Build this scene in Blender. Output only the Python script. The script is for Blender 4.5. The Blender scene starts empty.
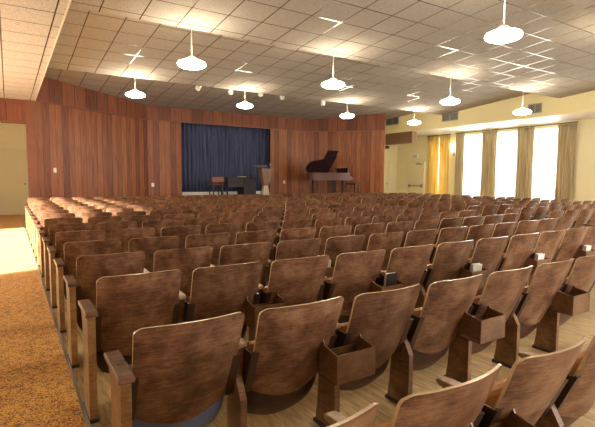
import bpy, bmesh, math, random
from math import sin, cos, pi, radians
from mathutils import Vector, Matrix, Euler
random.seed(7)
SC = bpy.context.scene
COL = SC.collection

# ------------------------------------------------------------------ camera
CAM_YAW, CAM_PITCH, CAM_ROLL, CAM_H, CAM_F = 0.56765, 0.0786, -0.00654, 1.3989, 452.3
cd = bpy.data.cameras.new('camera')
cam = bpy.data.objects.new('camera', cd)
COL.objects.link(cam)
SC.camera = cam
cd.sensor_fit = 'HORIZONTAL'
cd.sensor_width = 36.0
cd.lens = CAM_F / 595.0 * 36.0
cd.clip_start = 0.05
fw = Vector((sin(CAM_YAW) * cos(CAM_PITCH), cos(CAM_YAW) * cos(CAM_PITCH), -sin(CAM_PITCH)))
q = fw.to_track_quat('-Z', 'Y')
cam.matrix_world = Matrix.Translation((0, 0, CAM_H)) @ q.to_matrix().to_4x4() @ Matrix.Rotation(-CAM_ROLL, 4, 'Z')

# ------------------------------------------------------------------ world, sun, daylight, exposure
W = bpy.data.worlds.new('sky')
SC.world = W
W.use_nodes = True
wb = W.node_tree.nodes['Background']
wb.inputs[0].default_value = (1.0, 0.97, 0.90, 1)
wb.inputs[1].default_value = 2.2


def area(name, loc, rot, sx, sy, power, color):
    l = bpy.data.lights.new(name, 'AREA')
    l.shape = 'RECTANGLE'
    l.size, l.size_y, l.energy, l.color = sx, sy, power, color
    o = bpy.data.objects.new(name, l)
    o.location = loc
    o.rotation_euler = rot
    COL.objects.link(o)
    return o


sl = bpy.data.lights.new('sun', 'SUN')
sl.energy = 48.0
sl.angle = radians(4.0)
sl.color = (1.0, 0.96, 0.88)
so = bpy.data.objects.new('sun', sl)
so.rotation_euler = Vector((0.92, 0.27, -0.33)).to_track_quat('-Z', 'Y').to_euler()
COL.objects.link(so)
# daylight standing just outside the openings; the two rear sources are added fill
area('daylight_right', (17.95, 11.5, 1.9), (0, radians(90), 0), 3.4, 8.0, 720, (1.0, 0.96, 0.88))
area('added_daylight_right_rear', (17.95, 3.0, 1.9), (0, radians(90), 0), 3.4, 5.2, 380, (0.93, 0.96, 1.0))  # added source outside unseen windows, brightens the near rows
area('daylight_left', (-4.0, 11.0, 1.5), (0, radians(-90), 0), 2.8, 8.0, 380, (1.0, 0.97, 0.92))
area('added_daylight_rear', (7.0, -4.9, 1.7), (radians(-90), 0, pi), 9.0, 2.4, 620, (0.95, 0.95, 1.0))  # added source behind the camera for the nearest seat backs

SC.view_settings.view_transform = 'Standard'
SC.view_settings.look = 'None'
SC.view_settings.gamma = 1.0
SC.view_settings.use_curve_mapping = False
SC.view_settings.exposure = 0.0
LAMP = 52.0

# ------------------------------------------------------------------ materials


def new_mat(name):
    m = bpy.data.materials.new(name)
    m.use_nodes = True
    nt = m.node_tree
    return m, nt, nt.nodes, nt.links, nt.nodes['Principled BSDF']


def plain(name, col, rough=0.6, metal=0.0, noise=0.0, scale=8.0, bump=0.0, spec=0.5, sheen=0.0):
    m, nt, N, L, B = new_mat(name)
    B.inputs['Roughness'].default_value = rough
    B.inputs['Metallic'].default_value = metal
    B.inputs['Specular IOR Level'].default_value = spec
    B.inputs['Base Color'].default_value = (*col, 1)
    tc = N.new('ShaderNodeTexCoord')
    n = N.new('ShaderNodeTexNoise')
    n.inputs['Scale'].default_value = scale
    n.inputs['Detail'].default_value = 4
    L.new(tc.outputs['Object'], n.inputs['Vector'])
    if noise:
        mx = N.new('ShaderNodeMix')
        mx.data_type = 'RGBA'
        mx.inputs['A'].default_value = (*[c * (1 - noise) for c in col], 1)
        mx.inputs['B'].default_value = (*[min(1, c * (1 + noise)) for c in col], 1)
        L.new(n.outputs['Fac'], mx.inputs['Factor'])
        L.new(mx.outputs['Result'], B.inputs['Base Color'])
    if bump:
        b = N.new('ShaderNodeBump')
        b.inputs['Strength'].default_value = bump
        b.inputs['Distance'].default_value = 0.01
        L.new(n.outputs['Fac'], b.inputs['Height'])
        L.new(b.outputs['Normal'], B.inputs['Normal'])
    return m


def math_node(N, L, op, a, b=None, c=None):
    n = N.new('ShaderNodeMath')
    n.operation = op
    for i, v in enumerate((a, b, c)):
        if v is None:
            continue
        if isinstance(v, (int, float)):
            n.inputs[i].default_value = v
        else:
            L.new(v, n.inputs[i])
    return n.outputs[0]


def ramp(N, L, fac, stops):
    r = N.new('ShaderNodeValToRGB')
    e = r.color_ramp.elements
    while len(e) < len(stops):
        e.new(0.5)
    for el, (p, c) in zip(e, stops):
        el.position = p
        el.color = (*c, 1)
    L.new(fac, r.inputs[0])
    return r.outputs[0]


def seat_wood(name, c0, c1, c2, rough=0.33, rnd=0.35):
    """worn stained plywood with a horizontal grain and dark mottling"""
    m, nt, N, L, B = new_mat(name)
    tc = N.new('ShaderNodeTexCoord')
    oi = N.new('ShaderNodeObjectInfo')
    off = N.new('ShaderNodeVectorMath'); off.operation = 'MULTIPLY_ADD'
    L.new(oi.outputs['Random'], off.inputs[0])
    off.inputs[1].default_value = (31, 17, 23)
    L.new(tc.outputs['Object'], off.inputs[2])
    mp = N.new('ShaderNodeMapping')
    mp.inputs['Scale'].default_value = (5.0, 5.0, 60.0)
    mp.inputs['Rotation'].default_value = (0, radians(4), 0)
    L.new(off.outputs[0], mp.inputs['Vector'])
    g = N.new('ShaderNodeTexNoise'); g.inputs['Scale'].default_value = 2.2; g.inputs['Detail'].default_value = 8; g.inputs['Roughness'].default_value = 0.65
    g.inputs['Distortion'].default_value = 0.8
    L.new(mp.outputs[0], g.inputs['Vector'])
    w = N.new('ShaderNodeTexNoise'); w.inputs['Scale'].default_value = 7.0; w.inputs['Detail'].default_value = 6; w.inputs['Roughness'].default_value = 0.7
    L.new(off.outputs[0], w.inputs['Vector'])
    f = math_node(N, L, 'ADD', math_node(N, L, 'MULTIPLY', g.outputs['Fac'], 0.42), math_node(N, L, 'MULTIPLY', w.outputs['Fac'], 0.58))
    col = ramp(N, L, f, [(0.40, c0), (0.5, c1), (0.62, c2)])
    hs = N.new('ShaderNodeHueSaturation')
    L.new(col, hs.inputs['Color'])
    L.new(math_node(N, L, 'MULTIPLY_ADD', oi.outputs['Random'], rnd, 1 - rnd / 2), hs.inputs['Value'])
    L.new(hs.outputs[0], B.inputs['Base Color'])
    L.new(math_node(N, L, 'MULTIPLY_ADD', w.outputs['Fac'], 0.25, rough - 0.1), B.inputs['Roughness'])
    b = N.new('ShaderNodeBump'); b.inputs['Strength'].default_value = 0.12; b.inputs['Distance'].default_value = 0.004
    L.new(g.outputs['Fac'], b.inputs['Height']); L.new(b.outputs[0], B.inputs['Normal'])
    return m


def plank_wood(name, pw, c0, c1, c2, rough=0.3):
    """vertical boards along local X, board width pw"""
    m, nt, N, L, B = new_mat(name)
    B.inputs['Specular IOR Level'].default_value = 0.35
    tc = N.new('ShaderNodeTexCoord')
    sp = N.new('ShaderNodeSeparateXYZ')
    L.new(tc.outputs['Object'], sp.inputs[0])
    u = math_node(N, L, 'DIVIDE', sp.outputs[0], pw)
    cell = math_node(N, L, 'FLOOR', u)
    fr = math_node(N, L, 'FRACT', u)
    wn = N.new('ShaderNodeTexWhiteNoise'); wn.noise_dimensions = '1D'
    L.new(cell, wn.inputs['W'])
    cb = N.new('ShaderNodeCombineXYZ')
    L.new(math_node(N, L, 'MULTIPLY', sp.outputs[0], 16.0), cb.inputs[0])
    L.new(math_node(N, L, 'MULTIPLY', wn.outputs['Value'], 40.0), cb.inputs[1])
    L.new(math_node(N, L, 'MULTIPLY', sp.outputs[2], 1.3), cb.inputs[2])
    g = N.new('ShaderNodeTexNoise'); g.inputs['Scale'].default_value = 1.0; g.inputs['Detail'].default_value = 6; g.inputs['Distortion'].default_value = 0.6
    L.new(cb.outputs[0], g.inputs['Vector'])
    f = math_node(N, L, 'ADD', math_node(N, L, 'MULTIPLY', g.outputs['Fac'], 0.7), math_node(N, L, 'MULTIPLY', wn.outputs['Value'], 0.3))
    col = ramp(N, L, f, [(0.25, c0), (0.5, c1), (0.78, c2)])
    groove = math_node(N, L, 'LESS_THAN', fr, 0.045)
    mx = N.new('ShaderNodeMix'); mx.data_type = 'RGBA'
    L.new(groove, mx.inputs['Factor']); L.new(col, mx.inputs['A']); mx.inputs['B'].default_value = (0.03, 0.01, 0.006, 1)
    L.new(mx.outputs['Result'], B.inputs['Base Color'])
    B.inputs['Roughness'].default_value = rough
    b = N.new('ShaderNodeBump'); b.inputs['Strength'].default_value = 0.35; b.inputs['Distance'].default_value = 0.006; b.invert = True
    L.new(groove, b.inputs['Height']); L.new(b.outputs[0], B.inputs['Normal'])
    return m


def ceiling_mat(name, tile, offx, offy, base, tee=(0.13, 0.108, 0.08)):
    m, nt, N, L, B = new_mat(name)
    tc = N.new('ShaderNodeTexCoord')
    sp = N.new('ShaderNodeSeparateXYZ'); L.new(tc.outputs['Object'], sp.inputs[0])

    def line(axis, off):
        u = math_node(N, L, 'FRACT', math_node(N, L, 'DIVIDE', math_node(N, L, 'SUBTRACT', sp.outputs[axis], off - 0.008), tile))
        return math_node(N, L, 'LESS_THAN', u, 0.017 / tile)
    ln = math_node(N, L, 'MAXIMUM', line(0, offx), line(1, offy))
    n = N.new('ShaderNodeTexNoise'); n.inputs['Scale'].default_value = 55; n.inputs['Detail'].default_value = 5; n.inputs['Roughness'].default_value = 0.7
    L.new(tc.outputs['Object'], n.inputs['Vector'])
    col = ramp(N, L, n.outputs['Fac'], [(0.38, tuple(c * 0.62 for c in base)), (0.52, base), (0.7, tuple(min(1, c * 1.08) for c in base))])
    L.new(col, B.inputs['Base Color'])
    B.inputs['Roughness'].default_value = 0.9
    B.inputs['Specular IOR Level'].default_value = 0.2
    bp = N.new('ShaderNodeBump'); bp.inputs['Strength'].default_value = 0.5; bp.inputs['Distance'].default_value = 0.01
    L.new(n.outputs['Fac'], bp.inputs['Height']); L.new(bp.outputs[0], B.inputs['Normal'])
    M = N.new('ShaderNodeBsdfPrincipled')
    M.inputs['Base Color'].default_value = (*tee, 1)
    M.inputs['Metallic'].default_value = 0.9
    M.inputs['Roughness'].default_value = 0.15
    ms = N.new('ShaderNodeMixShader')
    L.new(ln, ms.inputs[0]); L.new(B.outputs[0], ms.inputs[1]); L.new(M.outputs[0], ms.inputs[2])
    L.new(ms.outputs[0], N['Material Output'].inputs['Surface'])
    return m


def carpet_mat():
    m, nt, N, L, B = new_mat('gold_shag')
    tc = N.new('ShaderNodeTexCoord')
    v = N.new('ShaderNodeTexVoronoi'); v.inputs['Scale'].default_value = 95
    n = N.new('ShaderNodeTexNoise'); n.inputs['Scale'].default_value = 27; n.inputs['Detail'].default_value = 6; n.inputs['Roughness'].default_value = 0.75
    L.new(tc.outputs['Object'], v.inputs['Vector']); L.new(tc.outputs['Object'], n.inputs['Vector'])
    f = math_node(N, L, 'ADD', math_node(N, L, 'MULTIPLY', n.outputs['Fac'], 0.75), math_node(N, L, 'MULTIPLY', v.outputs['Distance'], 0.45))
    col = ramp(N, L, f, [(0.45, (0.11, 0.026, 0.003)), (0.54, (0.42, 0.145, 0.013)), (0.63, (0.88, 0.46, 0.09))])
    L.new(col, B.inputs['Base Color'])
    B.inputs['Roughness'].default_value = 0.95
    B.inputs['Sheen Weight'].default_value = 0.2
    B.inputs['Sheen Roughness'].default_value = 0.35
    B.inputs['Sheen Tint'].default_value = (1, 0.93, 0.8, 1)
    b = N.new('ShaderNodeBump'); b.inputs['Strength'].default_value = 0.9; b.inputs['Distance'].default_value = 0.02
    L.new(f, b.inputs['Height']); L.new(b.outputs[0], B.inputs['Normal'])
    return m


def floor_mat():
    m, nt, N, L, B = new_mat('tan_floor')
    tc = N.new('ShaderNodeTexCoord')
    mp = N.new('ShaderNodeMapping'); mp.inputs['Scale'].default_value = (14, 1.6, 1)
    L.new(tc.outputs['Object'], mp.inputs[0])
    n = N.new('ShaderNodeTexNoise'); n.inputs['Scale'].default_value = 2.5; n.inputs['Detail'].default_value = 6; n.inputs['Distortion'].default_value = 1.2
    L.new(mp.outputs[0], n.inputs['Vector'])
    L.new(ramp(N, L, n.outputs['Fac'], [(0.35, (0.32, 0.20, 0.09)), (0.5, (0.47, 0.33, 0.16)), (0.7, (0.60, 0.46, 0.25))]), B.inputs['Base Color'])
    B.inputs['Roughness'].default_value = 0.4
    return m


def curtain_mat(name, ca, cb, sc=3.0, rough=0.85, trans=0.0):
    m, nt, N, L, B = new_mat(name)
    tc = N.new('ShaderNodeTexCoord')
    mp = N.new('ShaderNodeMapping'); mp.inputs['Scale'].default_value = (sc * 6, sc * 6, sc * 0.15)
    L.new(tc.outputs['Object'], mp.inputs[0])
    n = N.new('ShaderNodeTexNoise'); n.inputs['Scale'].default_value = 1.5; n.inputs['Detail'].default_value = 3
    L.new(mp.outputs[0], n.inputs['Vector'])
    c = ramp(N, L, n.outputs['Fac'], [(0.35, ca), (0.65, cb)])
    L.new(c, B.inputs['Base Color'])
    B.inputs['Roughness'].default_value = rough
    B.inputs['Specular IOR Level'].default_value = 0.2
    if trans:
        t = N.new('ShaderNodeBsdfTranslucent'); L.new(c, t.inputs[0])
        ms = N.new('ShaderNodeMixShader'); ms.inputs[0].default_value = trans
        L.new(B.outputs[0], ms.inputs[1]); L.new(t.outputs[0], ms.inputs[2])
        L.new(ms.outputs[0], N['Material Output'].inputs['Surface'])
    return m


def glow_mat(name, col, strength):
    m, nt, N, L, B = new_mat(name)
    B.inputs['Base Color'].default_value = (0.9, 0.88, 0.82, 1)
    B.inputs['Emission Color'].default_value = (*col, 1)
    B.inputs['Emission Strength'].default_value = strength
    return m


def glass_mat():
    m, nt, N, L, B = new_mat('window_glass')
    t = N.new('ShaderNodeBsdfTransparent'); g = N.new('ShaderNodeBsdfGlossy'); g.inputs['Roughness'].default_value = 0.02
    ms = N.new('ShaderNodeMixShader'); ms.inputs[0].default_value = 0.06
    L.new(t.outputs[0], ms.inputs[1]); L.new(g.outputs[0], ms.inputs[2]); L.new(ms.outputs[0], N['Material Output'].inputs['Surface'])
    return m


M = {}
M['back'] = seat_wood('stained_plywood', (0.075, 0.031, 0.018), (0.190, 0.084, 0.042), (0.33, 0.185, 0.105), 0.31)
M['edge'] = plain('plywood_edge', (0.62, 0.46, 0.30), 0.22, noise=0.3, scale=30)
M['seat'] = plain('tan_vinyl', (0.42, 0.18, 0.06), 0.35, noise=0.1)
M['seat_sky_tint'] = plain('sky_reflection_blue', (0.22, 0.30, 0.62), 0.35, noise=0.1)  # blue of the sky's reflection painted onto one seat
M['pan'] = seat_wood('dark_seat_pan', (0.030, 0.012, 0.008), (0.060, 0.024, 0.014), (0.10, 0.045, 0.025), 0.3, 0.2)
M['bracket'] = plain('brown_metal', (0.085, 0.045, 0.030), 0.32, metal=0.5)
M['panel'] = seat_wood('side_panel_wood', (0.13, 0.058, 0.024), (0.22, 0.105, 0.045), (0.33, 0.18, 0.085), 0.42, 0.25)
M['arm'] = seat_wood('arm_wood', (0.080, 0.036, 0.022), (0.15, 0.075, 0.048), (0.22, 0.12, 0.08), 0.28, 0.3)
M['post'] = seat_wood('sunlit_aisle_panel_wood', (0.22, 0.115, 0.042), (0.34, 0.19, 0.075), (0.46, 0.29, 0.13), 0.42, 0.25)  # panel wood lightened, sunlit gold of the aisle ends painted in
M['arm_sunlit'] = seat_wood('sunlit_arm_wood', (0.16, 0.09, 0.045), (0.33, 0.20, 0.10), (0.48, 0.33, 0.19), 0.3, 0.3)  # lighter arm wood, sunlight on the inner arms put into the colour
M['foot'] = plain('dark_iron', (0.05, 0.03, 0.022), 0.5, metal=0.3)
M['box'] = seat_wood('box_wood', (0.10, 0.045, 0.020), (0.18, 0.085, 0.038), (0.25, 0.13, 0.06), 0.34, 0.2)
M['paper'] = plain('paper', (0.85, 0.82, 0.74), 0.7)
M['bookcover'] = plain('book_cover', (0.03, 0.02, 0.03), 0.5)
M['wall_wood'] = plank_wood('wall_boards', 0.215, (0.14, 0.036, 0.012), (0.27, 0.080, 0.025), (0.42, 0.155, 0.055), 0.38)
M['fascia_wood'] = plank_wood('fascia_boards', 0.43, (0.11, 0.028, 0.010), (0.20, 0.058, 0.022), (0.30, 0.10, 0.038), 0.42)
M['trim_wood'] = plain('trim_wood', (0.20, 0.06, 0.022), 0.35, noise=0.3, scale=5)
M['carpet'] = carpet_mat()
M['floor'] = floor_mat()
M['yellow'] = plain('yellow_paint', (0.88, 0.78, 0.43), 0.6, noise=0.03, scale=2)
M['yellow2'] = plain('pale_yellow_paint', (0.86, 0.79, 0.52), 0.6, noise=0.03, scale=2)
M['cream'] = plain('cream_trim', (0.80, 0.74, 0.58), 0.5)
M['cream2'] = plain('white_ledge', (0.92, 0.90, 0.85), 0.5)
M['white'] = plain('white_paint', (0.82, 0.80, 0.74), 0.5)
M['doorp'] = plain('door_paint', (0.80, 0.73, 0.46), 0.45)
M['blue'] = curtain_mat('blue_stage_cloth', (0.035, 0.042, 0.085), (0.12, 0.14, 0.26), 3.0, 0.7)
M['gold'] = curtain_mat('gold_drape', (0.40, 0.31, 0.17), (0.68, 0.57, 0.36), 4.0, 0.8, 0.15)
M['goldbright'] = curtain_mat('light_gold_drape', (0.66, 0.48, 0.12), (0.88, 0.74, 0.34), 4.0, 0.8, 0.35)
M['metal'] = plain('grey_metal', (0.33, 0.32, 0.30), 0.35, metal=0.8)
M['dark'] = plain('dark_plastic', (0.02, 0.018, 0.016), 0.4)
M['vent'] = plain('vent_metal', (0.42, 0.40, 0.34), 0.4, metal=0.3)
M['ventdark'] = plain('vent_shadow', (0.07, 0.06, 0.05), 0.7)
M['grille'] = plain('wood_grille', (0.24, 0.13, 0.07), 0.5, noise=0.2)
M['piano'] = plain('piano_lacquer', (0.10, 0.036, 0.030), 0.5, noise=0.2)
M['piano_dark'] = plain('dark_piano_lacquer', (0.025, 0.009, 0.010), 0.45)
M['desk'] = plain('dark_desk_wood', (0.022, 0.014, 0.016), 0.5, noise=0.3)
M['redwood'] = plain('reddish_wood', (0.25, 0.075, 0.03), 0.35, noise=0.2)
M['lectern'] = plain('lectern_wood', (0.21, 0.12, 0.075), 0.4, noise=0.2)
M['lectern_light'] = plain('pale_lectern_wood', (0.45, 0.37, 0.27), 0.4)
M['stage'] = plain('stage_floor', (0.42, 0.24, 0.07), 0.3, noise=0.25, scale=6)
M['lamp'] = glow_mat('lamp_glass', (1.0, 0.86, 0.64), LAMP)
M['sconce'] = glow_mat('sconce_glass', (1.0, 0.86, 0.6), 8.0)
M['glass'] = glass_mat()
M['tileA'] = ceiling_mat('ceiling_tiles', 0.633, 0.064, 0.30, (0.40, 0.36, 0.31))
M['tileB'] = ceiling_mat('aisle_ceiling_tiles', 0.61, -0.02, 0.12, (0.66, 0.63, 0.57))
M['key_white'] = plain('ivory', (0.8, 0.77, 0.68), 0.3)
M['red_letters'] = plain('red_letters', (0.6, 0.03, 0.02), 0.4)

# ------------------------------------------------------------------ mesh helpers


class MB:
    def __init__(s):
        s.v, s.f, s.mi, s.sm = [], [], [], []

    def face(s, idx, mi=0, smooth=False):
        s.f.append(idx); s.mi.append(mi); s.sm.append(smooth)

    def box(s, x0, x1, y0, y1, z0, z1, mi=0, ch=0.0):
        b = len(s.v)
        if ch <= 0:
            s.v += [(x0, y0, z0), (x1, y0, z0), (x1, y1, z0), (x0, y1, z0), (x0, y0, z1), (x1, y0, z1), (x1, y1, z1), (x0, y1, z1)]
            for q in ((0, 3, 2, 1), (4, 5, 6, 7), (0, 1, 5, 4), (1, 2, 6, 5), (2, 3, 7, 6), (3, 0, 4, 7)):
                s.face([b + i for i in q], mi)
        else:
            c = min(ch, (x1 - x0) * .45, (y1 - y0) * .45, (z1 - z0) * .45)
            bm = bmesh.new()
            bmesh.ops.create_cube(bm, size=1)
            for vv in bm.verts:
                vv.co = Vector(((x0 + x1) / 2 + vv.co.x * (x1 - x0), (y0 + y1) / 2 + vv.co.y * (y1 - y0), (z0 + z1) / 2 + vv.co.z * (z1 - z0)))
            bmesh.ops.bevel(bm, geom=bm.edges[:], offset=c, segments=2, profile=0.5, affect='EDGES')
            bm.verts.ensure_lookup_table(); bm.verts.index_update()
            s.v += [tuple(vv.co) for vv in bm.verts]
            for ff in bm.faces:
                s.face([b + vv.index for vv in ff.verts], mi)
            bm.free()
        return s

    def prism(s, poly, h0, h1, axis='z', mi=0, mi_side=None):
        """extrude a polygon: axis z -> poly (x,y); axis y -> poly (x,z); axis x -> poly (y,z)"""
        n = len(poly); b = len(s.v)
        P = {'z': lambda a, c, h: (a, c, h), 'y': lambda a, c, h: (a, h, c), 'x': lambda a, c, h: (h, a, c)}[axis]
        for h in (h0, h1):
            for (a, c) in poly:
                s.v.append(P(a, c, h))
        s.face([b + i for i in range(n)], mi)
        s.face([b + n + i for i in reversed(range(n))], mi)
        for i in range(n):
            j = (i + 1) % n
            s.face([b + i, b + n + i, b + n + j, b + j], mi if mi_side is None else mi_side)
        return s

    def tube(s, p0, p1, r0, r1=None, n=12, mi=0):
        r1 = r0 if r1 is None else r1
        p0, p1 = Vector(p0), Vector(p1)
        d = (p1 - p0).normalized()
        a = d.orthogonal().normalized(); c = d.cross(a)
        b = len(s.v)
        for p, r in ((p0, r0), (p1, r1)):
            for k in range(n):
                t = 2 * pi * k / n
                s.v.append(tuple(p + a * (r * cos(t)) + c * (r * sin(t))))
        for k in range(n):
            j = (k + 1) % n
            s.face([b + k, b + j, b + n + j, b + n + k], mi, True)
        s.face([b + k for k in reversed(range(n))], mi); s.face([b + n + k for k in range(n)], mi)
        return s

    def lathe(s, prof, n=28, c=(0, 0, 0), mi=0):
        b = len(s.v); m = len(prof)
        for (r, z) in prof:
            for k in range(n):
                t = 2 * pi * k / n
                s.v.append((c[0] + r * cos(t), c[1] + r * sin(t), c[2] + z))
        for i in range(m - 1):
            for k in range(n):
                j = (k + 1) % n
                s.face([b + i * n + k, b + i * n + j, b + (i + 1) * n + j, b + (i + 1) * n + k], mi, True)
        return s

    def sheet(s, P, nu, nv, mi=0):
        """P(i,j)->point, grid of nu x nv points"""
        b = len(s.v)
        for i in range(nu):
            for j in range(nv):
                s.v.append(tuple(P(i, j)))
        for i in range(nu - 1):
            for j in range(nv - 1):
                s.face([b + i * nv + j, b + (i + 1) * nv + j, b + (i + 1) * nv + j + 1, b + i * nv + j + 1], mi, True)
        return s

    def build(s, name, mats, parent=None, loc=None, rotz=0.0, fix=True):
        me = bpy.data.meshes.new(name)
        me.from_pydata([tuple(v) for v in s.v], [], s.f)
        if not isinstance(mats, (list, tuple)):
            mats = [mats]
        for m in mats:
            me.materials.append(m)
        me.polygons.foreach_set('material_index', s.mi)
        me.polygons.foreach_set('use_smooth', s.sm)
        if fix:
            bm = bmesh.new(); bm.from_mesh(me)
            bmesh.ops.recalc_face_normals(bm, faces=bm.faces)
            bm.to_mesh(me); bm.free()
        me.update()
        o = bpy.data.objects.new(name, me)
        COL.objects.link(o)
        if parent:
            o.parent = parent
        if loc:
            o.location = loc
        o.rotation_euler = (0, 0, rotz)
        return o


def tag(o, label=None, cat=None, group=None, kind=None):
    if label: o['label'] = label
    if cat: o['category'] = cat
    if group: o['group'] = group
    if kind: o['kind'] = kind
    return o


def empty(name, loc, rz=0.0):
    o = bpy.data.objects.new(name, None)
    o.empty_display_size = 0.1
    o.location = loc
    o.rotation_euler = (0, 0, rz)
    COL.objects.link(o)
    return o


def S(o, label=None):
    o['kind'] = 'structure'
    if label: o['label'] = label
    return o


def copy_tree(o, parent=None):
    c = o.copy()
    COL.objects.link(c)
    c.parent = parent
    for ch in list(KIDS.get(o.name, [])):
        copy_tree(ch, c)
    return c


KIDS = {}


def reg(root):
    """remember the children of a prototype so that copying needs no search"""
    for o in list(bpy.data.objects):
        if o.parent is not None:
            KIDS.setdefault(o.parent.name, [])
            if o not in KIDS[o.parent.name]:
                KIDS[o.parent.name].append(o)


# ------------------------------------------------------------------ numbers of the hall
EDGE = [-5.75, -1.0, 3.75, 8.10, 12.85, 17.6]     # far edges of the ceiling bands
ZLO, ZHI = 4.05, 4.43
XL, XS, XR1, XR = -3.2, 0.72, 15.3, 17.3          # left wall, left soffit edge, right soffit face, window wall
YB = -4.2                                         # rear wall
SOF = 3.52                                        # soffit height
STG = 0.68                                        # stage height
YST = 17.5                                        # stage wall line

# floor and carpet
S(MB().box(XL - 1.0, XR + .7, YB - .3, 19.6, -0.12, 0.0).build('floor', M['floor']))
cb = MB().box(XL, 0.315, YB, 19.1, 0.0, 0.018).build('floor', M['carpet'])
S(cb, 'gold and rust shag carpet along the side aisle')
S(MB().box(0.315, 0.335, YB, 15.0, 0.0, 0.021).build('trim_1', M['metal']))

# ceiling bands (each slopes down towards the stage, then steps up)
for i in range(len(EDGE) - 1):
    y0, y1 = EDGE[i], EDGE[i + 1]
    if y1 < YB: continue
    y0c = max(y0, YB)
    z0 = ZHI + (ZLO - ZHI) * (y0c - y0) / (y1 - y0)
    mb = MB()
    mb.prism([(y0c, z0), (y1, ZLO), (y1, 4.75), (y0c, 4.75)], XS, XR1, 'x')
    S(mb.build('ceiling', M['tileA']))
# left soffit above the carpeted aisle with its cream edge strip
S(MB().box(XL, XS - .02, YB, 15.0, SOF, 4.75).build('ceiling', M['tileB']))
S(MB().box(XS - .02, XS, YB, 15.0, SOF - .012, 4.75).build('trim_2', M['cream']))
# right soffit: yellow face, white underside
S(MB().box(XR1, XR1 + .12, YB, 17.4, SOF, 4.75).build('wall_right', M['yellow']))
S(MB().box(XR1 + .12, XR + .3, YB, 17.4, SOF + .01, 4.0).build('ceiling', M['white']))
S(MB().box(XS, XR1, 17.6, 19.6, 4.4, 4.75).build('ceiling', M['white']))

# ------------------------------------------------------------------ window wall (right)
WIN = [(14.15, 15.05), (12.05, 13.35), (10.42, 11.75), (8.80, 10.18)]
ADDED_WIN = [(4.2, 5.6), (2.2, 3.6), (0.4, 1.8)]  # unseen windows added on the right wall to light the near rows
WZ0, WZ1 = 0.25, 3.36


def wall_x(name, x0, x1, ya, yb, zt, holes, z0, z1, mat):
    mb = MB(); y = ya
    for (a, b) in sorted(holes):
        mb.box(x0, x1, y, a, 0, zt); mb.box(x0, x1, a, b, 0, z0); mb.box(x0, x1, a, b, z1, zt); y = b
    mb.box(x0, x1, y, yb, 0, zt)
    return S(mb.build(name, mat))


wall_x('wall_right', XR, XR + .2, YB, 17.4, 4.0, WIN + ADDED_WIN, WZ0, WZ1, M['yellow2'])


def window(n, x, ya, yb, z0, z1, mull=1):
    e = S(empty('window_%d' % n, (x, (ya + yb) / 2, z0)))
    h, w = z1 - z0, (yb - ya) / 2
    f = MB()
    t = .035
    f.box(-.03, .03, -w, -w + t, 0, h); f.box(-.03, .03, w - t, w, 0, h)
    f.box(-.03, .03, -w, w, 0, t); f.box(-.03, .03, -w, w, h - t, h)
    f.build('window_frame', M['white'], e)
    MB().box(-.004, .004, -w + t, w - t, t, h - t).build('pane', M['glass'], e)
    return e


wn = 1
for (a, b) in WIN + ADDED_WIN:
    window(wn, XR + .12, a, b, WZ0, WZ1); wn += 1
# left wall with its glazed openings
LWIN = [(6.6, 13.1)]
wall_x('wall_left', XL - .2, XL, YB, 19.3, 4.75, LWIN, 0.10, 2.75, M['yellow2'])
for (a, b) in LWIN:
    window(wn, XL - .12, a, b, 0.10, 2.75); wn += 1
# rear wall with an unseen window band, added to light the near seat backs
mb = MB()
mb.box(XL, 2.5, YB - .2, YB, 0, 4.75); mb.box(11.5, XR + .2, YB - .2, YB, 0, 4.75)
mb.box(2.5, 11.5, YB - .2, YB, 0, .6); mb.box(2.5, 11.5, YB - .2, YB, 2.8, 4.75)
S(mb.build('wall_rear', M['yellow2']))
e = S(empty('window_%d' % wn, (7.0, YB - .1, .6)))
f = MB()
for k in range(7):
    xx = -4.5 + k * 1.5
    f.box(xx - .03, xx + .03, -.03, .03, 0, 2.2)
f.box(-4.5, 4.5, -.03, .03, 0, .05); f.box(-4.5, 4.5, -.03, .03, 2.15, 2.2)
f.build('window_frame', M['white'], e)
MB().box(-4.5, 4.5, -.004, .004, .05, 2.15).build('pane', M['glass'], e)

# far walls
S(MB().box(XL, 0.72, 19.1, 19.3, 0, 4.75).build('wall_far', M['yellow2']))
S(MB().box(0.60, 0.72, 15.12, 19.1, 0, 4.75).build('wall_far', M['yellow2']))
S(MB().box(XL, .6, 15.2, 19.1, 3.42, 3.5).build('ceiling', M['white']))
S(MB().box(13.95, XR + .2, 17.4, 17.6, 0, 4.75).build('wall_far', M['yellow2']))
S(MB().box(14.14, 14.24, 15.12, 17.4, 0, 4.43).build('wall_far', M['yellow2']))
S(MB().box(14.24, 15.42, 17.30, 17.4, 3.4, 4.75).build('wall_far', M['yellow2']))
S(MB().box(14.24, 15.30, 17.0, 17.3, 4.40, 4.5).build('ceiling', M['white']))

# doors


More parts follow.
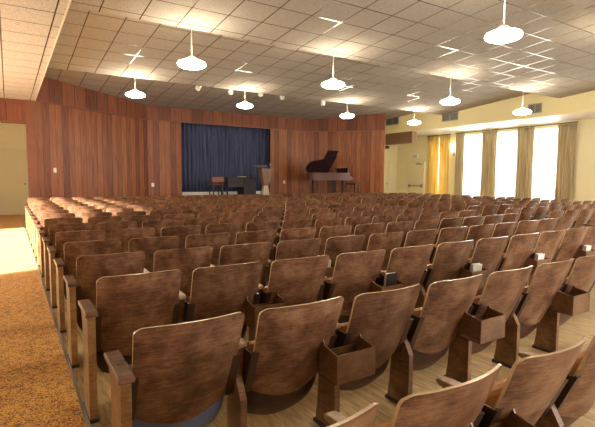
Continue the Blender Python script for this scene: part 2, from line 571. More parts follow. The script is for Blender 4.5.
def door(n, loc, rz, w, h, handle_x, mat, bar=False):
    e = S(empty('door_%d' % n, loc, rz))
    f = MB()
    f.box(-w / 2 - .06, -w / 2, -.04, .05, 0, h + .06); f.box(w / 2, w / 2 + .06, -.04, .05, 0, h + .06)
    f.box(-w / 2 - .06, w / 2 + .06, -.04, .05, h, h + .06)
    f.build('door_frame', M['cream'], e)
    MB().box(-w / 2, w / 2, -.015, .03, .01, h, ch=.004).build('door_leaf', mat, e)
    hd = MB()
    if bar:
        hd.box(-w / 2 + .08, w / 2 - .06, -.10, -.07, 1.02, 1.07, ch=.01)
        hd.box(-w / 2 + .08, -w / 2 + .14, -.09, -.015, .98, 1.11); hd.box(w / 2 - .12, w / 2 - .06, -.09, -.015, .98, 1.11)
        hd.build('crash_bar', M['metal'], e)
        c = MB(); c.box(.05, .33, -.07, -.015, h - .12, h - .06); c.tube((.1, -.05, h - .06), (.38, -.22, h - .03), .01)
        c.build('door_closer', M['metal'], e)
    else:
        hd.tube((handle_x, -.015, 1.12), (handle_x, -.06, 1.12), .012); hd.lathe([(0, -.03), (.02, -.025), (.03, 0), (.02, .025), (0, .03)], 12, (handle_x, -.075, 1.12))
        hd.build('door_handle', M['metal'], e)
    return e


door(1, (0.16, 19.06, 0), 0, 0.84, 2.30, 0.33, M['doorp'])
door(2, (16.15, 17.36, 0), 0, 0.92, 2.25, 0.33, M['doorp'])
door(3, (XR - .04, 16.03, 0), radians(-90), 1.0, 2.22, 0.3, M['doorp'], True)

# ------------------------------------------------------------------ panelled wood walls, fascia and stage opening


def seg_wall(name, p0, p1, z0, z1, th, mat, back=True):
    """wall between two floor points, its face on the line, thickness going away from the hall; local X runs along it"""
    dx, dy = p1[0] - p0[0], p1[1] - p0[1]
    Ln = math.hypot(dx, dy)
    return S(MB().box(0, Ln, 0, th, z0, z1).build(name, mat, None, (p0[0], p0[1], 0), math.atan2(dy, dx)))


FZ = 3.55
PA, PB, PC, PD, PE, PF = (0.70, 15.0), (4.45, YST), (5.75, YST), (9.72, YST), (11.80, YST), (14.12, 15.0)
seg_wall('wall_far', PA, PB, 0, 4.75, .12, M['wall_wood'])
seg_wall('wall_far', PB, PC, 0, 4.75, .12, M['wall_wood'])
seg_wall('wall_far', PD, PE, 0, 4.75, .12, M['wall_wood'])
seg_wall('wall_far', PE, PF, 0, 4.75, .12, M['wall_wood'])
seg_wall('wall_far', PC, PD, FZ, 4.75, .12, M['wall_wood'])
# fascia boards stand proud of the wall below


def fas(p0, p1, s0=0.0, s1=0.0):
    dx, dy = p1[0] - p0[0], p1[1] - p0[1]
    Ln = math.hypot(dx, dy)
    a = math.atan2(dy, dx)
    o = MB().box(s0, Ln - s1, -.05, -.002, FZ, 4.6).build('trim_3', M['fascia_wood'], None, (p0[0], p0[1], 0), a)
    S(o)
    o = MB().box(s0, Ln - s1, -.062, -.002, FZ - .035, FZ).build('trim_4', M['trim_wood'], None, (p0[0], p0[1], 0), a)
    S(o)


fas(PA, PB, 0.02, .02); fas(PB, PE, 0.01, .02); fas(PE, PF, 0.01, 0)
# post and framed header that close the aisle under the soffit
S(MB().box(.47, .70, 14.90, 15.12, 0, SOF).build('trim_5', M['trim_wood']))
S(MB().box(XL, .47, 14.97, 15.10, 2.92, SOF).build('wall_far', M['fascia_wood']))
mb = MB(); mb.box(XL, .47, 14.93, 15.12, 2.87, 2.93); mb.box(XL, .47, 14.93, 14.97, 3.44, SOF); mb.box(.41, .47, 14.93, 14.97, 2.93, 3.44)
S(mb.build('trim_6', M['trim_wood']))

# stage platform
pts = [(1.18, 15.22), (13.85, 15.22), (11.84, YST - .02), (4.40, YST - .02)]
S(MB().prism([(1.06, 15.22), (13.86, 15.22), (11.78, YST - .01), (4.48, YST - .01)], 0, STG, 'z').build('floor', M['stage']), 'raised stage platform')
S(MB().box(5.0, 10.6, YST + .13, 19.1, 0, STG).build('floor', M['stage']))
S(MB().box(5.0, 10.6, 18.6, 18.7, STG, 4.4).build('wall_stage', M['white']))
S(MB().box(5.05, 10.5, 17.86, 17.93, STG, .79).build('trim_7', M['cream2']))
S(MB().box(4.95, 5.05, YST + .12, 18.7, STG, 4.4).build('wall_stage', M['yellow2']))
S(MB().box(10.5, 10.6, YST + .12, 18.7, STG, 4.4).build('wall_stage', M['yellow2']))
S(MB().box(4.95, 10.6, YST + .12, 18.7, 3.75, 3.85).build('ceiling', M['white']))


def pleats(x0, x1, z0, z1, period, amp, axis='x', flare=0.0, seed=0, n_per=8, gather=0.0):
    rnd = random.Random(seed)
    L = x1 - x0
    n = max(12, int(L / period * n_per))
    ph = [rnd.uniform(-.5, .5) for _ in range(64)]
    mb = MB()
    nz = 7

    def P(i, j):
        u = i / (n - 1); v = j / (nz - 1)
        x = x0 + u * L
        k = 1 + flare * (1 - v)
        xc = (x0 + x1) / 2
        xx = xc + (x - xc) * (k - gather * sin(v * pi) * .5)
        y = amp * (.6 + .4 * (1 - v)) * sin(2 * pi * (x - x0) / period + .6 * ph[int(u * 63)] + .25 * sin(3 * v))
        z = z0 + (z1 - z0) * v
        return (xx, y, z) if axis == 'x' else (y, xx, z)
    mb.sheet(P, n, nz)
    return mb


def drape(name, mb, mat, parent, loc):
    o = mb.build(name, mat, parent, loc, fix=False)
    s_ = o.modifiers.new('thickness', 'SOLIDIFY'); s_.thickness = 0.006; s_.offset = 0
    return o


for k, (a, b, lab) in enumerate([(5.25, 7.80, 'dark blue pleated stage curtain half behind the desk'), (7.78, 10.25, 'dark blue pleated stage curtain half behind the lectern')]):
    e = tag(empty('stage_curtain', (0, 18.05 + .03 * k, 0)), lab, 'curtain', 'blue stage curtain halves')
    drape('cloth', pleats(a, b, .80, 3.68, .17, .05, seed=k), M['blue'], e, (0, 0, 0))
    MB().box(a, b, -.02, .02, 3.68, 3.72).build('track', M['metal'], e)
for k, x in enumerate((7.26, 8.52)):
    e = tag(empty('stage_downlight', (x, 17.80, 3.75)), ['small pale ceiling light above the stage desk', 'small pale ceiling light above the lectern side of stage'][k], 'ceiling light', 'stage ceiling lights')
    MB().lathe([(0, -.11), (.10, -.11), (.13, -.06), (.13, 0)], 16).build('housing', M['white'], e)
    MB().lathe([(0, -.116), (.085, -.116), (.085, -.10)], 16).build('lens', M['cream'], e)

# ------------------------------------------------------------------ pendants
def make_pendant():
    e = empty('pendant_lamp', (0, 0, 0))
    MB().lathe([(0.0, 0.0), (.055, 0), (.06, -.02), (.03, -.045), (0, -.045)], 20, (0, 0, 1)).build('ceiling_canopy', M['cream'], e)
    MB().tube((0, 0, .12), (0, 0, 1), .009).build('rod', M['cream'], e)
    MB().lathe([(0.012, .16), (.03, .15), (.07, .12), (.075, .09), (0, .09)], 24).build('cap', M['cream'], e)
    prof = [(max(0.0005, .248 * cos(t) ** .95) if abs(t) < pi / 2 - .01 else .0005, .078 * sin(t)) for t in [(-pi / 2 + pi * k / 14) for k in range(15)]]
    MB().lathe(prof, 32).build('glass_shade', M['lamp'], e)
    return e


lamps = []
for ri, (yy, zl, xs) in enumerate([(-.9, 3.42, (2.9, 6.1, 9.9, 13.3)), (3.95, 3.40, (2.9, 5.92, 9.9, 13.3)), (7.92, 3.39, (2.81, 5.93, 9.71, 12.95)), (12.62, 3.57, (2.92, 6.13, 10.08, 13.41))]):
    for ci, x in enumerate(xs):
        lamps.append((ri, ci, x, yy, zl))
LROW = ['', 'in the row nearest the camera', 'in the middle row, hanging over the seats', 'in the row nearest the stage']
LCOL = ['nearest the carpeted aisle', 'second from the carpeted aisle', 'second from the windows', 'nearest the windows']
proto = make_pendant(); reg(proto)
rods = {}
for i, (ri, ci, x, y, zl) in enumerate(lamps):
    o = proto if i == 0 else copy_tree(proto)
    # ceiling height over the lamp
    for a, b in zip(EDGE[:-1], EDGE[1:]):
        if a <= y < b:
            zc = ZHI + (ZLO - ZHI) * (y - a) / (b - a)
    o.location = (x, y, zl)
    h = zc - zl
    for ch in o.children:
        if ch.name.startswith('rod'):
            ch.scale = (1, 1, 1); ch.data = ch.data if False else MB().tube((0, 0, .12), (0, 0, h), .009).build('tmp', M['cream']).data
            bpy.data.objects.remove(bpy.data.objects['tmp'])
        if ch.name.startswith('ceiling_canopy'):
            ch.location = (0, 0, h - 1)
    lab = 'glowing saucer pendant lamp, %s, %s' % (LCOL[ci], ['in the row behind the camera', 'row closest to the camera', 'middle row of lamps', 'row closest to stage'][ri])
    tag(o, lab, 'pendant lamp', 'saucer pendant lamps')

# ------------------------------------------------------------------ stage spots on the ceiling beyond the last step


def ceil_z(y):
    for a, b in zip(EDGE[:-1], EDGE[1:]):
        if a <= y < b:
            return ZHI + (ZLO - ZHI) * (y - a) / (b - a)
    return ZLO


for k, (x, drop, az) in enumerate([(4.97, .20, -.5), (6.02, .20, .1), (7.09, .15, .2), (7.89, .18, .6), (9.60, .22, .5)]):
    y = 13.4; zc = ceil_z(y)
    e = tag(empty('track_spotlight', (x, y, zc)), 'white cylindrical spotlight on stage ceiling, %s from the wood wing by the aisle' % ['first', 'second', 'third', 'fourth', 'fifth'][k], 'spotlight', 'white spotlights aimed at the stage')
    b = MB(); d = Vector((sin(az) * .6, .5, -.75)).normalized(); c = Vector((0, 0, -drop - .03))
    b.tube(c - d * .12, c + d * .13, .075, .082, 16)
    b.build('barrel', M['white'], e)
    MB().tube(c + d * .125, c + d * .135, .06, .06, 16).build('lens', M['cream'], e)
    MB().tube((0, 0, 0), (0, 0, -drop + .03), .01).tube((0, 0, -.0), (0, 0, -.03), .045).build('stem', M['white'], e)
e = tag(MB().lathe([(0, -.07), (.10, -.06), (.13, -.03), (.13, 0)], 20).build('smoke_detector', M['dark'], None, (9.85, 13.9, ceil_z(13.9))), 'small dark round detector on the ceiling above the wood corner', 'detector')

# ------------------------------------------------------------------ vents, grille, sconce, exit sign


def vent(ya, yb, z0, z1, lab):
    e = tag(empty('air_vent', (XR1, (ya + yb) / 2, z0)), lab, 'air vent', 'vents in the yellow band over the windows')
    w, h = (yb - ya) / 2, z1 - z0
    MB().box(-.012, -.002, -w, w, 0, h).build('backing', M['ventdark'], e)
    f = MB(); f.box(-.03, -.002, -w, w, 0, .03); f.box(-.03, -.002, -w, w, h - .03, h); f.box(-.03, -.002, -w, -w + .03, 0, h); f.box(-.03, -.002, w - .03, w, 0, h); f.box(-.03, -.002, -.02, .02, 0, h)
    f.build('frame', M['vent'], e)
    s_ = MB(); n = 9
    for k in range(n):
        z = .04 + (h - .08) * k / (n - 1)
        s_.box(-.026, -.012, -w + .03, w - .03, z - .006, z + .006)
    s_.build('louvres', M['vent'], e)


vent(8.66, 9.14, 3.66, 3.98, 'brownish louvred vent nearest the camera, above the tall windows')
vent(12.05, 12.85, 3.76, 4.10, 'grey louvred vent above the windows, middle of the three')
vent(15.35, 16.15, 3.90, 4.26, 'grey louvred vent just beside the end of the wood wall')

e = tag(empty('return_air_grille', (XR1, 15.35, 3.0)), 'wide brown wooden grille box hanging under the yellow soffit', 'grille')
MB().box(0, .3, -.85, .85, 0, .52, ch=.01).build('case', M['grille'], e)
s_ = MB()
for k in range(12):
    s_.box(-.012, 0, -.80, .80, .04 + k * .038, .055 + k * .038)
s_.build('slats', M['grille'], e)
e = tag(empty('wall_speaker', (15.38, 16.15, 2.98)), 'small black box hanging beneath the brown grille', 'speaker')
MB().box(-.07, .07, -.08, .08, -.16, -.02, ch=.02).build('case', M['dark'], e)
MB().tube((0, 0, -.03), (0, 0, .02), .012).build('bracket', M['dark'], e)

e = tag(empty('wall_sconce', (XR, 13.80, 2.45)), 'glowing wall sconce between the gold drapes', 'wall lamp')
MB().box(-.03, -.001, -.05, .05, 0, .35, ch=.01).build('back_plate', M['metal'], e)
MB().lathe([(.0, .15), (.05, .16), (.07, .3), (.10, .55), (.085, .56), (.0, .5)], 20, (-.13, 0, 0)).build('glass_shade', M['sconce'], e)
MB().tube((-.02, 0, .12), (-.13, 0, .14), .012).build('arm', M['metal'], e)

e = tag(empty('exit_sign', (XR, 16.08, 2.40)), 'small white exit sign above the crash bar door', 'sign')
MB().box(-.09, -.001, -.17, .17, 0, .22, ch=.008).build('case', M['white'], e)
fc = bpy.data.curves.new('letters', 'FONT'); fc.body = 'EXIT'; fc.size = .15; fc.extrude = .002; fc.align_x = 'CENTER'; fc.align_y = 'CENTER'
ft = bpy.data.objects.new('letter_source', fc); COL.objects.link(ft)
bpy.context.view_layer.update()
me = bpy.data.meshes.new_from_object(ft)
bpy.data.objects.remove(ft)
me.materials.clear(); me.materials.append(M['red_letters'])
fo = bpy.data.objects.new('letters', me); COL.objects.link(fo); fo.parent = e
fo.location = (-.093, 0, .11); fo.rotation_euler = (radians(90), 0, radians(-90))

# ------------------------------------------------------------------ window drapes
DR = [(14.56, 15.22, 'bright', 'bright gold gathered drape nearest the exit door'),
      (13.95, 14.50, 'bright', 'bright gold gathered drape beside the glowing wall sconce'),
      (13.16, 13.58, 'gold', 'narrow gold drape between the sconce and the first tall window'),
      (11.55, 12.26, 'gold', 'gold drape with deep folds, first between tall white windows from the sconce'),
      (9.97, 10.63, 'gold', 'gold drape with deep folds, second between tall white windows from the sconce'),
      (8.42, 9.06, 'gold', 'gold drape at the window edge farthest from the exit door')]
for k, (a, b, c, lab) in enumerate(DR):
    e = tag(empty('window_drape', (XR - .14, 0, 0)), lab, 'drape', 'gold window drapes')
    drape('cloth', pleats(a, b, .08, 3.40, .115, .045, 'y', .06, k + 20, 10, .16), M['goldbright' if c == 'bright' else 'gold'], e, (0, 0, 0))
    MB().box(-.035, .035, a, b, 3.395, 3.43, ch=.006).build('heading_tape', M['gold'], e)
RODS = [(13.9, 15.25, 'beside the exit door'), (11.5, 13.6, 'over the first tall window'), (9.95, 12.27, 'over the middle tall window'), (8.4, 10.65, 'over the tall window nearest the camera')]
for k, (a, b, t) in enumerate([(13.9, 15.3, 'over the two bright gold drapes'), (11.9, 13.62, 'over the tall window beside the sconce'), (10.2, 11.85, 'over the middle one of three tall windows'), (8.38, 10.15, 'over the tall window nearest the camera')]):
    e = tag(empty('curtain_rod', (XR - .14, (a + b) / 2, 3.45)), 'thin dark traverse rod ' + t, 'curtain rod', 'traverse rods over the windows')
    w = (b - a) / 2
    MB().box(-.018, .018, -w, w, -.018, .018, ch=.004).build('rail', M['ventdark'], e)
    m2 = MB(); m2.box(0, .139, -w + .1, -w + .13, -.01, .01); m2.box(0, .139, w - .13, w - .1, -.01, .01)
    m2.build('bracket', M['metal'], e)

# switches on the wood walls
ang = math.atan2(2.5, 3.75)
o = MB().box(-.05, .05, -.02, -.001, -.07, .07, ch=.004).build('light_switch', M['white'], None, (1.17, 15.0 + .47 * 2.5 / 3.75, 1.58), ang)
tag(o, 'small white switch plate on the wood wall beside the aisle', 'switch')
o = MB().box(-.05, .05, -.02, -.001, -.07, .07, ch=.004).build('wall_outlet', M['white'], None, (10.43, YST, 1.21))
tag(o, 'small white outlet plate on the wood wall between lectern and piano', 'outlet')
o = MB().box(-.05, .05, -.02, -.001, -.07, .07, ch=.004).build('wall_outlet', M['white'], None, (4.62, YST, 1.1))
tag(o, 'small outlet plate low on the wood wall beside the blue curtain', 'outlet')

# ------------------------------------------------------------------ stage furniture
# desk
e = tag(empty('stage_desk', (7.95, 16.9, STG)), 'dark wooden desk on the stage before the blue curtain', 'desk')
MB().box(-.72, .62, -.36, .36, .70, .74, ch=.006).build('desk_top', M['desk'], e)
p = MB().box(.05, .60, -.32, .32, .02, .70, ch=.004).build('pedestal', M['desk'], e)
for k in range(3):
    MB().box(.09, .56, -.335, -.32, .06 + k * .21, .24 + k * .21, ch=.004).build('drawer', M['desk'], p)
MB().box(-.68, .05, -.30, -.27, .34, .70).build('modesty_panel', M['desk'], e)
for (a, b) in ((-.68, -.30), (-.68, .28)):
    MB().box(a, a + .05, b, b + .05, 0, .70).build('leg', M['desk'], e)
o = MB().box(-.11, .11, -.15, .15, 0, .025).build('paper_stack', M['paper'], None, (7.98, 16.75, STG + .741), .2)
tag(o, 'small stack of white paper lying on the dark stage desk', 'papers')
# chair with reddish back
e = tag(empty('stage_chair', (6.93, 16.9, STG)), 'reddish brown wooden chair beside the dark stage desk', 'chair')
MB().box(-.23, .23, -.21, .21, .43, .47, ch=.01).build('seat', M['redwood'], e)
MB().box(-.25, .25, -.24, -.20, .52, .74, ch=.012).build('backrest', M['redwood'], e)
for sx in (-.21, .17):
    MB().box(sx, sx + .04, -.235, -.195, 0, .52).build('leg', M['desk'], e)
    MB().box(sx, sx + .04, .16, .20, 0, .43).build('leg', M['desk'], e)
# lectern
e = tag(empty('lectern', (8.63, 15.95, STG)), 'flared wooden lectern with a pale foot near the stage front', 'lectern')
MB().prism([(-.17, -.12), (.17, -.12), (.17, .12), (-.17, .12)], 0, .04, 'z').build('base', M['lectern_light'], e)
mb = MB(); z0, z1 = .04, .46
v0 = [(-.15, -.10, z0), (.15, -.10, z0), (.15, .10, z0), (-.15, .10, z0)]; v1 = [(-.075, -.07, z1), (.075, -.07, z1), (.075, .07, z1), (-.075, .07, z1)]
mb.v += v0 + v1
for qd in ((0, 3, 2, 1), (4, 5, 6, 7), (0, 1, 5, 4), (1, 2, 6, 5), (2, 3, 7, 6), (3, 0, 4, 7)): mb.face(list(qd))
mb.build('foot', M['lectern_light'], e)
mb = MB(); z0, z1 = .40, .96
mb.v += [(-.10, -.10, z0), (.10, -.10, z0), (.10, .10, z0), (-.10, .10, z0), (-.23, -.18, z1), (.23, -.18, z1), (.23, .18, z1), (-.23, .18, z1)]
for qd in ((0, 3, 2, 1), (4, 5, 6, 7), (0, 1, 5, 4), (1, 2, 6, 5), (2, 3, 7, 6), (3, 0, 4, 7)): mb.face(list(qd))
mb.build('body', M['lectern'], e)
MB().prism([(-.22, .97), (.22, .97), (.22, 1.0), (-.22, 1.08)], -.25, .25, 'x').build('reading_top', M['lectern'], e)
e = tag(empty('music_stand', (8.70, 16.45, STG)), 'dark stand with a crossbar right behind the lectern', 'stand')
MB().tube((0, 0, .02), (0, 0, 1.35), .014).build('pole', M['dark'], e)
MB().box(-.30, .30, -.01, .01, 1.12, 1.24, ch=.006).build('desk', M['dark'], e)
MB().tube((-.22, 0, .01), (.22, 0, .01), .012).tube((0, -.22, .01), (0, .22, .01), .012).build('base', M['dark'], e)
e = tag(empty('microphone_stand', (8.66, 15.60, STG)), 'thin microphone stand rising in front of the lectern', 'microphone stand')
MB().lathe([(0, 0), (.12, 0), (.12, .015), (0, .03)], 20).build('base', M['dark'], e)
MB().tube((0, 0, .02), (0, .02, 1.18), .009).build('pole', M['metal'], e)
MB().lathe([(0, 0), (.022, .02), (.03, .07), (.022, .11), (0, .12)], 14, (0, .02, 1.17)).build('microphone', M['metal'], e)

# grand piano: tail to the left, keyboard to the right, lid raised away from the hall
PX, PY = 10.78, 16.30
e = tag(empty('grand_piano', (PX, PY, STG)), 'dark brown grand piano with raised lid against the wood wall', 'piano')
# outline in (x,y): straight spine at the back (y=.16), curved side to the front
out = []
spine = .12
for k in range(9):                      # rounded tail
    t = pi / 2 + pi * k / 8 * .95
    out.append((.30 + .30 * cos(t), spine - .33 + .33 * sin(t)))
for k in range(1, 11):                  # bentside
    u = k / 10
    s = u * u * (3 - 2 * u)
    out.append((.32 + u * .98, spine - .66 - s * .34))
out += [(1.75, spine - 1.0), (1.75, spine)]
MB().prism(out, .62, .95, 'z').build('case', M['piano'], e)
kb = MB().box(1.751, 1.95, spine - .98, spine - .02, .62, .76, ch=.006).build('keybed', M['piano'], e)
MB().box(1.79, 1.93, spine - .90, spine - .10, .76, .775).build('keys', M['key_white'], kb)
MB().box(1.70, 1.745, spine - .9, spine - .1, .95, 1.16).build('music_desk', M['piano_dark'], e)
# raised lid: hinged on the spine, tilted about X
lid = MB().prism([(x, y - spine) for (x, y) in out if x <= 1.30] + [(1.30, -1.0), (1.30, 0)], 0, .025, 'z').build('lid', M['piano_dark'], e, (0, spine, .96))
lid.rotation_euler = (radians(-48), 0, 0)
fl = MB().box(.70, 1.27, -1.22, -.30, .027, .047).build('front_flap', M['piano_dark'], lid)
MB().tube((1.05, spine - .93, .95), (1.10, spine - .68, 1.62), .012).build('lid_prop', M['piano_dark'], e)
for (x, y) in ((.28, spine - .30), (1.45, spine - .88), (1.55, spine - .12)):
    MB().tube((x, y, .05), (x, y, .62), .035, .06, 10).lathe([(0, 0), (.03, 0), (.035, .03), (.03, .06), (0, .06)], 10, (x, y, 0)).build('leg', M['piano_dark'], e)
MB().box(1.30, 1.34, spine - .56, spine - .52, .12, .62).box(1.30, 1.34, spine - .42, spine - .38, .12, .62).box(1.25, 1.42, spine - .60, spine - .34, .09, .14).build('pedal_lyre', M['piano_dark'], e)
e = tag(empty('piano_bench', (12.83, 15.55, STG)), 'low dark bench at the keyboard end of the piano', 'bench')
MB().box(-.16, .16, -.32, .32, .44, .50, ch=.012).build('seat', M['piano_dark'], e)
for sx in (-.14, .10):
    for sy in (-.29, .25):
        MB().box(sx, sx + .04, sy, sy + .04, 0, .44).build('leg', M['piano_dark'], e)

# ------------------------------------------------------------------ auditorium chairs
PITCH, ROW, X0, Y0 = 0.55, 0.88368, 0.36085, 0.95188
HB, W2 = 0.820, 0.243


def back_mesh():
    th = .013
    zt, zb = HB, .315
    vs = []
    rt, rb = .042, .11
    for k in range(7): vs.append(zt - rt * (1 - cos(pi / 2 * (1 - k / 6))) if False else zt - rt + rt * cos(pi / 2 * k / 6))
    for k in range(1, 8): vs.append(zt - rt - (zt - rt - zb - rb) * k / 8)
    for k in range(8): vs.append(zb + rb - rb * sin(pi / 2 * k / 7))
    nu = 15

    def hw(z):
        if z > zt - rt:
            d = z - (zt - rt); return W2 - rt + math.sqrt(max(0, rt * rt - d * d))
        if z < zb + rb:
            d = (zb + rb) - z; return W2 - .012 - rb + math.sqrt(max(0, rb * rb - d * d))
        return W2 - .012 * (1 - (z - zb - rb) / (zt - rt - zb - rb))

    def pt(i, j, side):
        z = vs[j]; u = -1 + 2 * i / (nu - 1)
        w = hw(z); x = u * w
        yc = .175 - .205 * (z - zb) / (zt - zb) - .012 * sin(pi * (z - zb) / (zt - zb))
        y = yc - .052 * (1 - (x / W2) ** 2) + .012
        zz = z - (.03 * (1 - (u) ** 2) if z < zb + .02 else 0) - .004 * u * u * (1 if z > zt - .02 else 0)
        return (x, y + (th if side else 0), zz)
    mb = MB()
    mb.sheet(lambda i, j: pt(i, j, 0), nu, len(vs), 0)
    mb.sheet(lambda i, j: pt(i, j, 1), nu, len(vs), 0)
    # rim
    loop = [(i, 0) for i in range(nu)] + [(nu - 1, j) for j in range(1, len(vs))] + [(i, len(vs) - 1) for i in range(nu - 2, -1, -1)] + [(0, j) for j in range(len(vs) - 2, 0, -1)]
    b = len(mb.v)
    for (i, j) in loop:
        mb.v.append(pt(i, j, 0)); 
    for (i, j) in loop:
        mb.v.append(pt(i, j, 1))
    n = len(loop)
    for k in range(n):
        mb.face([b + k, b + (k + 1) % n, b + n + (k + 1) % n, b + n + k], 1, True)
    return mb


def seat_mesh():
    """folded-up seat: padded cushion facing the backrest, rounded lower edge"""
    nu, nv = 13, 13
    mb = MB()
    zt, zb, w = .575, .165, .235

    def pt(i, j, s):
        u = -1 + 2 * i / (nu - 1); v = j / (nv - 1)
        z = zt - (zt - zb) * v
        ed = min(1, (1 - abs(u)) * 5) ; ev = min(1, v * 7, (1 - v) * 5)
        puff = math.sqrt(max(0, ed)) * math.sqrt(max(0, ev))
        ww = w - .015 * (v > .7) * ((v - .7) / .3) ** 2 * 3
        x = u * ww
        drop = .05 * (1 - u * u) * v ** 3
        y = .165 + .075 * v
        return (x, y + (-.035 * puff if s == 0 else .030 * puff + .012), z - drop + .02)
    mb.sheet(lambda i, j: pt(i, j, 0), nu, nv, 0)
    mb.sheet(lambda i, j: pt(i, j, 1), nu, nv, 1)
    loop = [(i, 0) for i in range(nu)] + [(nu - 1, j) for j in range(1, nv)] + [(i, nv - 1) for i in range(nu - 2, -1, -1)] + [(0, j) for j in range(nv - 2, 0, -1)]
    b = len(mb.v)
    for (i, j) in loop: mb.v.append(pt(i, j, 0))
    for (i, j) in loop: mb.v.append(pt(i, j, 1))
    n = len(loop)
    for k in range(n):
        mb.face([b + k, b + (k + 1) % n, b + n + (k + 1) % n, b + n + k], 1, True)
    return mb


def standard(mbx, x, aisle):
    """side panel of a seat: a straight board at the aisle, a shaped one between seats"""
    if aisle:
        poly = [(-.005, .02), (-.005, .60), (.235, .60), (.235, .56), (.205, .50), (.205, .02)]
        mbx.prism(poly, x - .021, x + .021, 'x')
    else:
        poly = [(.095, .02), (.095, .34), (.15, .44), (.13, .60), (.27, .60), (.27, .50), (.235, .40), (.25, .28), (.26, .12), (.275, .02)]
        mbx.prism(poly, x - .017, x + .017, 'x')
    return mbx


def make_chair(right_end=False, box=False, blue=False, aisle=False):
    e = empty('auditorium_chair', (0, 0, 0))
    back_mesh().build('backrest', [M['back'], M['edge']], e)
    so_ = seat_mesh().build('seat', [M['seat_sky_tint'] if blue else M['pan'], M['pan']], e)
    if not blue:
        # cushion colour shows only along the upper roll of the seat
        for p_ in so_.data.polygons:
            if p_.material_index == 0: p_.material_index = 0
    cz = MB()
    for k in range(1): cz.box(-.228, .228, .142, .196, .47, .597, ch=.024)
    cz.build('cushion_roll', M['seat'], so_)
    for sx in (-1, 1):
        b = MB()
        fz = lambda z: .187 - .205 * (z - .315) / .505
        x0, x1 = sorted((sx * .212, sx * .247))
        b.prism([(fz(.35) - .026, .35), (fz(.58) - .026, .58), (fz(.58) - .014, .585), (fz(.35) - .014, .345)], x0, x1, 'x')
        x0, x1 = sorted((sx * .2475, sx * .2515))
        b.prism([(fz(.35) - .026, .35), (fz(.58) - .026, .58), (fz(.58) + .05, .585), (fz(.35) + .05, .345)], x0, x1, 'x')
        bo = b.build('back_bracket', M['bracket'], e)
    xs = [-PITCH / 2] + ([PITCH / 2] if right_end else [])
    for x in xs:
        ai = (aisle and x < 0) or x > 0
        po = standard(MB(), x, ai).build('side_panel', M['post'] if ai else M['panel'], e)
        MB().box(x - .028, x + .028, -.01 if ai else .08, .25 if ai else .285, 0.0, .022, ch=.004).build('foot_plate', M['foot'], po)
        a = MB()
        ya = -.028 if ai else .10
        hwid = .032 if ai else .024
        a.prism([(ya, .600), (ya + .03, .597), (.28, .600), (.298, .606), (.302, .618), (.295, .627), (.25, .631), (ya + .03, .628), (ya, .622)], x - hwid, x + hwid, 'x')
        ao = a.build('armrest', M['arm'] if ai else M['arm_sunlit'], e)
        bv = ao.modifiers.new('round', 'BEVEL'); bv.width = .005; bv.segments = 2
    if box:
        bx = -PITCH / 2
        c = MB(); t = .009
        x0, x1, y0, y1, z0, z1 = bx - .135, bx + .115, -.075, .085, .385, .535
        c.box(x0, x1, y0, y0 + t, z0 + .01, z1)                # rear face
        c.prism([(y0 + t, z0 + .01), (y1, z0 + .03), (y1, z1 + .075), (y1 - .02, z1 + .08), (y1 - .05, z1 + .02), (y0 + t, z1)], x0, x0 + t, 'x')
        c.prism([(y0 + t, z0 + .01), (y1, z0 + .03), (y1, z1 + .075), (y1 - .02, z1 + .08), (y1 - .05, z1 + .02), (y0 + t, z1)], x1 - t, x1, 'x')
        c.box(x0, x1, y0, y1, z0, z0 + t)
        c.box(x0, x1, y1 - t, y1, z0, z1 - .03)
        c.build('book_box', M['box'], e)
    return e


ORD = ['zeroth', 'first', 'second', 'third', 'fourth', 'fifth', 'sixth', 'seventh', 'eighth', 'ninth', 'tenth', 'eleventh', 'twelfth', 'thirteenth']
RZ = {0: .943, 1: .985, 2: 1.03, 3: 1.012}
protos = {}


def get_proto(key):
    """first use returns the prototype itself, later uses a copy of it"""
    if key not in protos:
        o = make_chair(**{k: True for k in key})
        reg(o)
        protos[key] = o
        return o
    return copy_tree(protos[key])


def cproj(p):
    loc = cam.matrix_world.inverted() @ Vector(p)
    if loc.z > -0.1: return None
    return 297.5 + CAM_F * loc.x / -loc.z, 213.5 - CAM_F * loc.y / -loc.z


def row_name(i):
    if i == 0: return 'row nearest the camera'
    if i <= 7: return ORD[i + 1] + ' row from the camera'
    if i == 15: return 'front row by stage'
    return ORD[16 - i] + ' row from the stage'


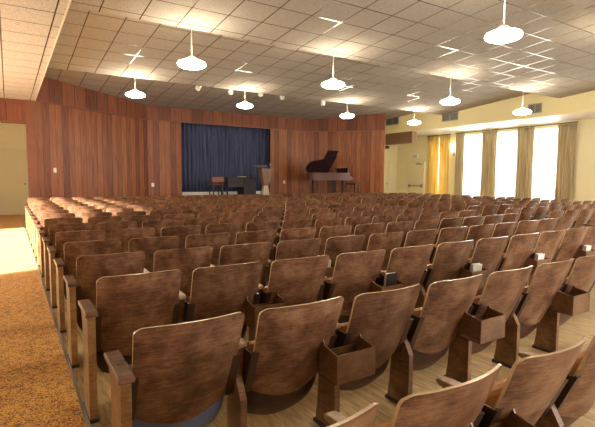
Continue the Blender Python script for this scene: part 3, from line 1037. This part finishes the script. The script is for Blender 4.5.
nchair = 0
for i in range(16):
    for blk, n, xb in ((0, 13, 0.0), (1, 11, 14.6)):
        for j in range(n):
            c = xb + j + .5
            x = X0 + PITCH * c
            y = Y0 + i * ROW + .00245 * ((c - 5.55) ** 2 - 5.55 ** 2) * (1 if blk == 0 else 0)
            if blk == 1: y += .00245 * ((13 - 5.55) ** 2 - 5.55 ** 2) * .6
            if i == 15 and x > 13.5: continue
            a = cproj((x - .25, y, .8)); b = cproj((x + .25, y, .8)); lo = cproj((x, y, .3))
            if a is None or b is None: continue
            if min(a[0], b[0]) > 603 or max(a[0], b[0]) < -5 or a[1] > 445: continue
            key = []
            if j == n - 1: key.append('right_end')
            if j == 0: key.append('aisle')
            if blk == 0 and j % 2 == 0 and j > 0 and (i <= 3 or (i + j) % 3 == 0): key.append('box')
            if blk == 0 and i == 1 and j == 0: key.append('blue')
            o = get_proto(tuple(key))
            nchair += 1
            o.location = (x, y, 0)
            rnd = random.Random(i * 100 + j + blk * 7)
            o.rotation_euler = (0, 0, 0)
            o.scale = (1, 1, RZ.get(i, 1.0))
            look = 'brown plywood chair'
            if 'box' in key and i <= 3: look = 'plywood chair with book box'
            if 'blue' in key: look = 'plywood chair with sky reflecting seat'
            if blk == 0:
                seat = 'beside the carpeted aisle' if j == 0 else (ORD[j + 1] + ' from carpeted aisle')
            else:
                seat = 'first past the central aisle' if j == 0 else ORD[j + 1] + ' past the central aisle'
            tag(o, look + ' ' + seat + ', ' + row_name(i), 'chair', 'plywood auditorium chairs set in rows')
            # booklets standing in some boxes
            if blk == 0 and i in (2, 3) and j in (4, 6, 8, 10) and 'box' in key:
                bx = x - PITCH / 2
                bk = empty('booklet', (bx, y - .005, .396))
                bk.rotation_euler = (radians(6), 0, rnd.uniform(-.15, .15))
                hgt = .215 if not (i == 2 and j == 4) else .25
                MB().box(-.055, .055, -.017, -.014, 0, hgt).box(-.055, .055, .014, .017, 0, hgt).build('cover', M['bookcover'] if (i == 2 and j == 4) else M['paper'], bk)
                MB().box(-.051, .051, -.0135, .0135, 0.002, hgt - .004).build('pages', M['paper'], bk)
                tag(bk, 'booklet in book box of the %s seat, %s' % (ORD[j + 1], row_name(i)), 'booklet', 'booklets standing in the book boxes')
print('chairs', nchair)
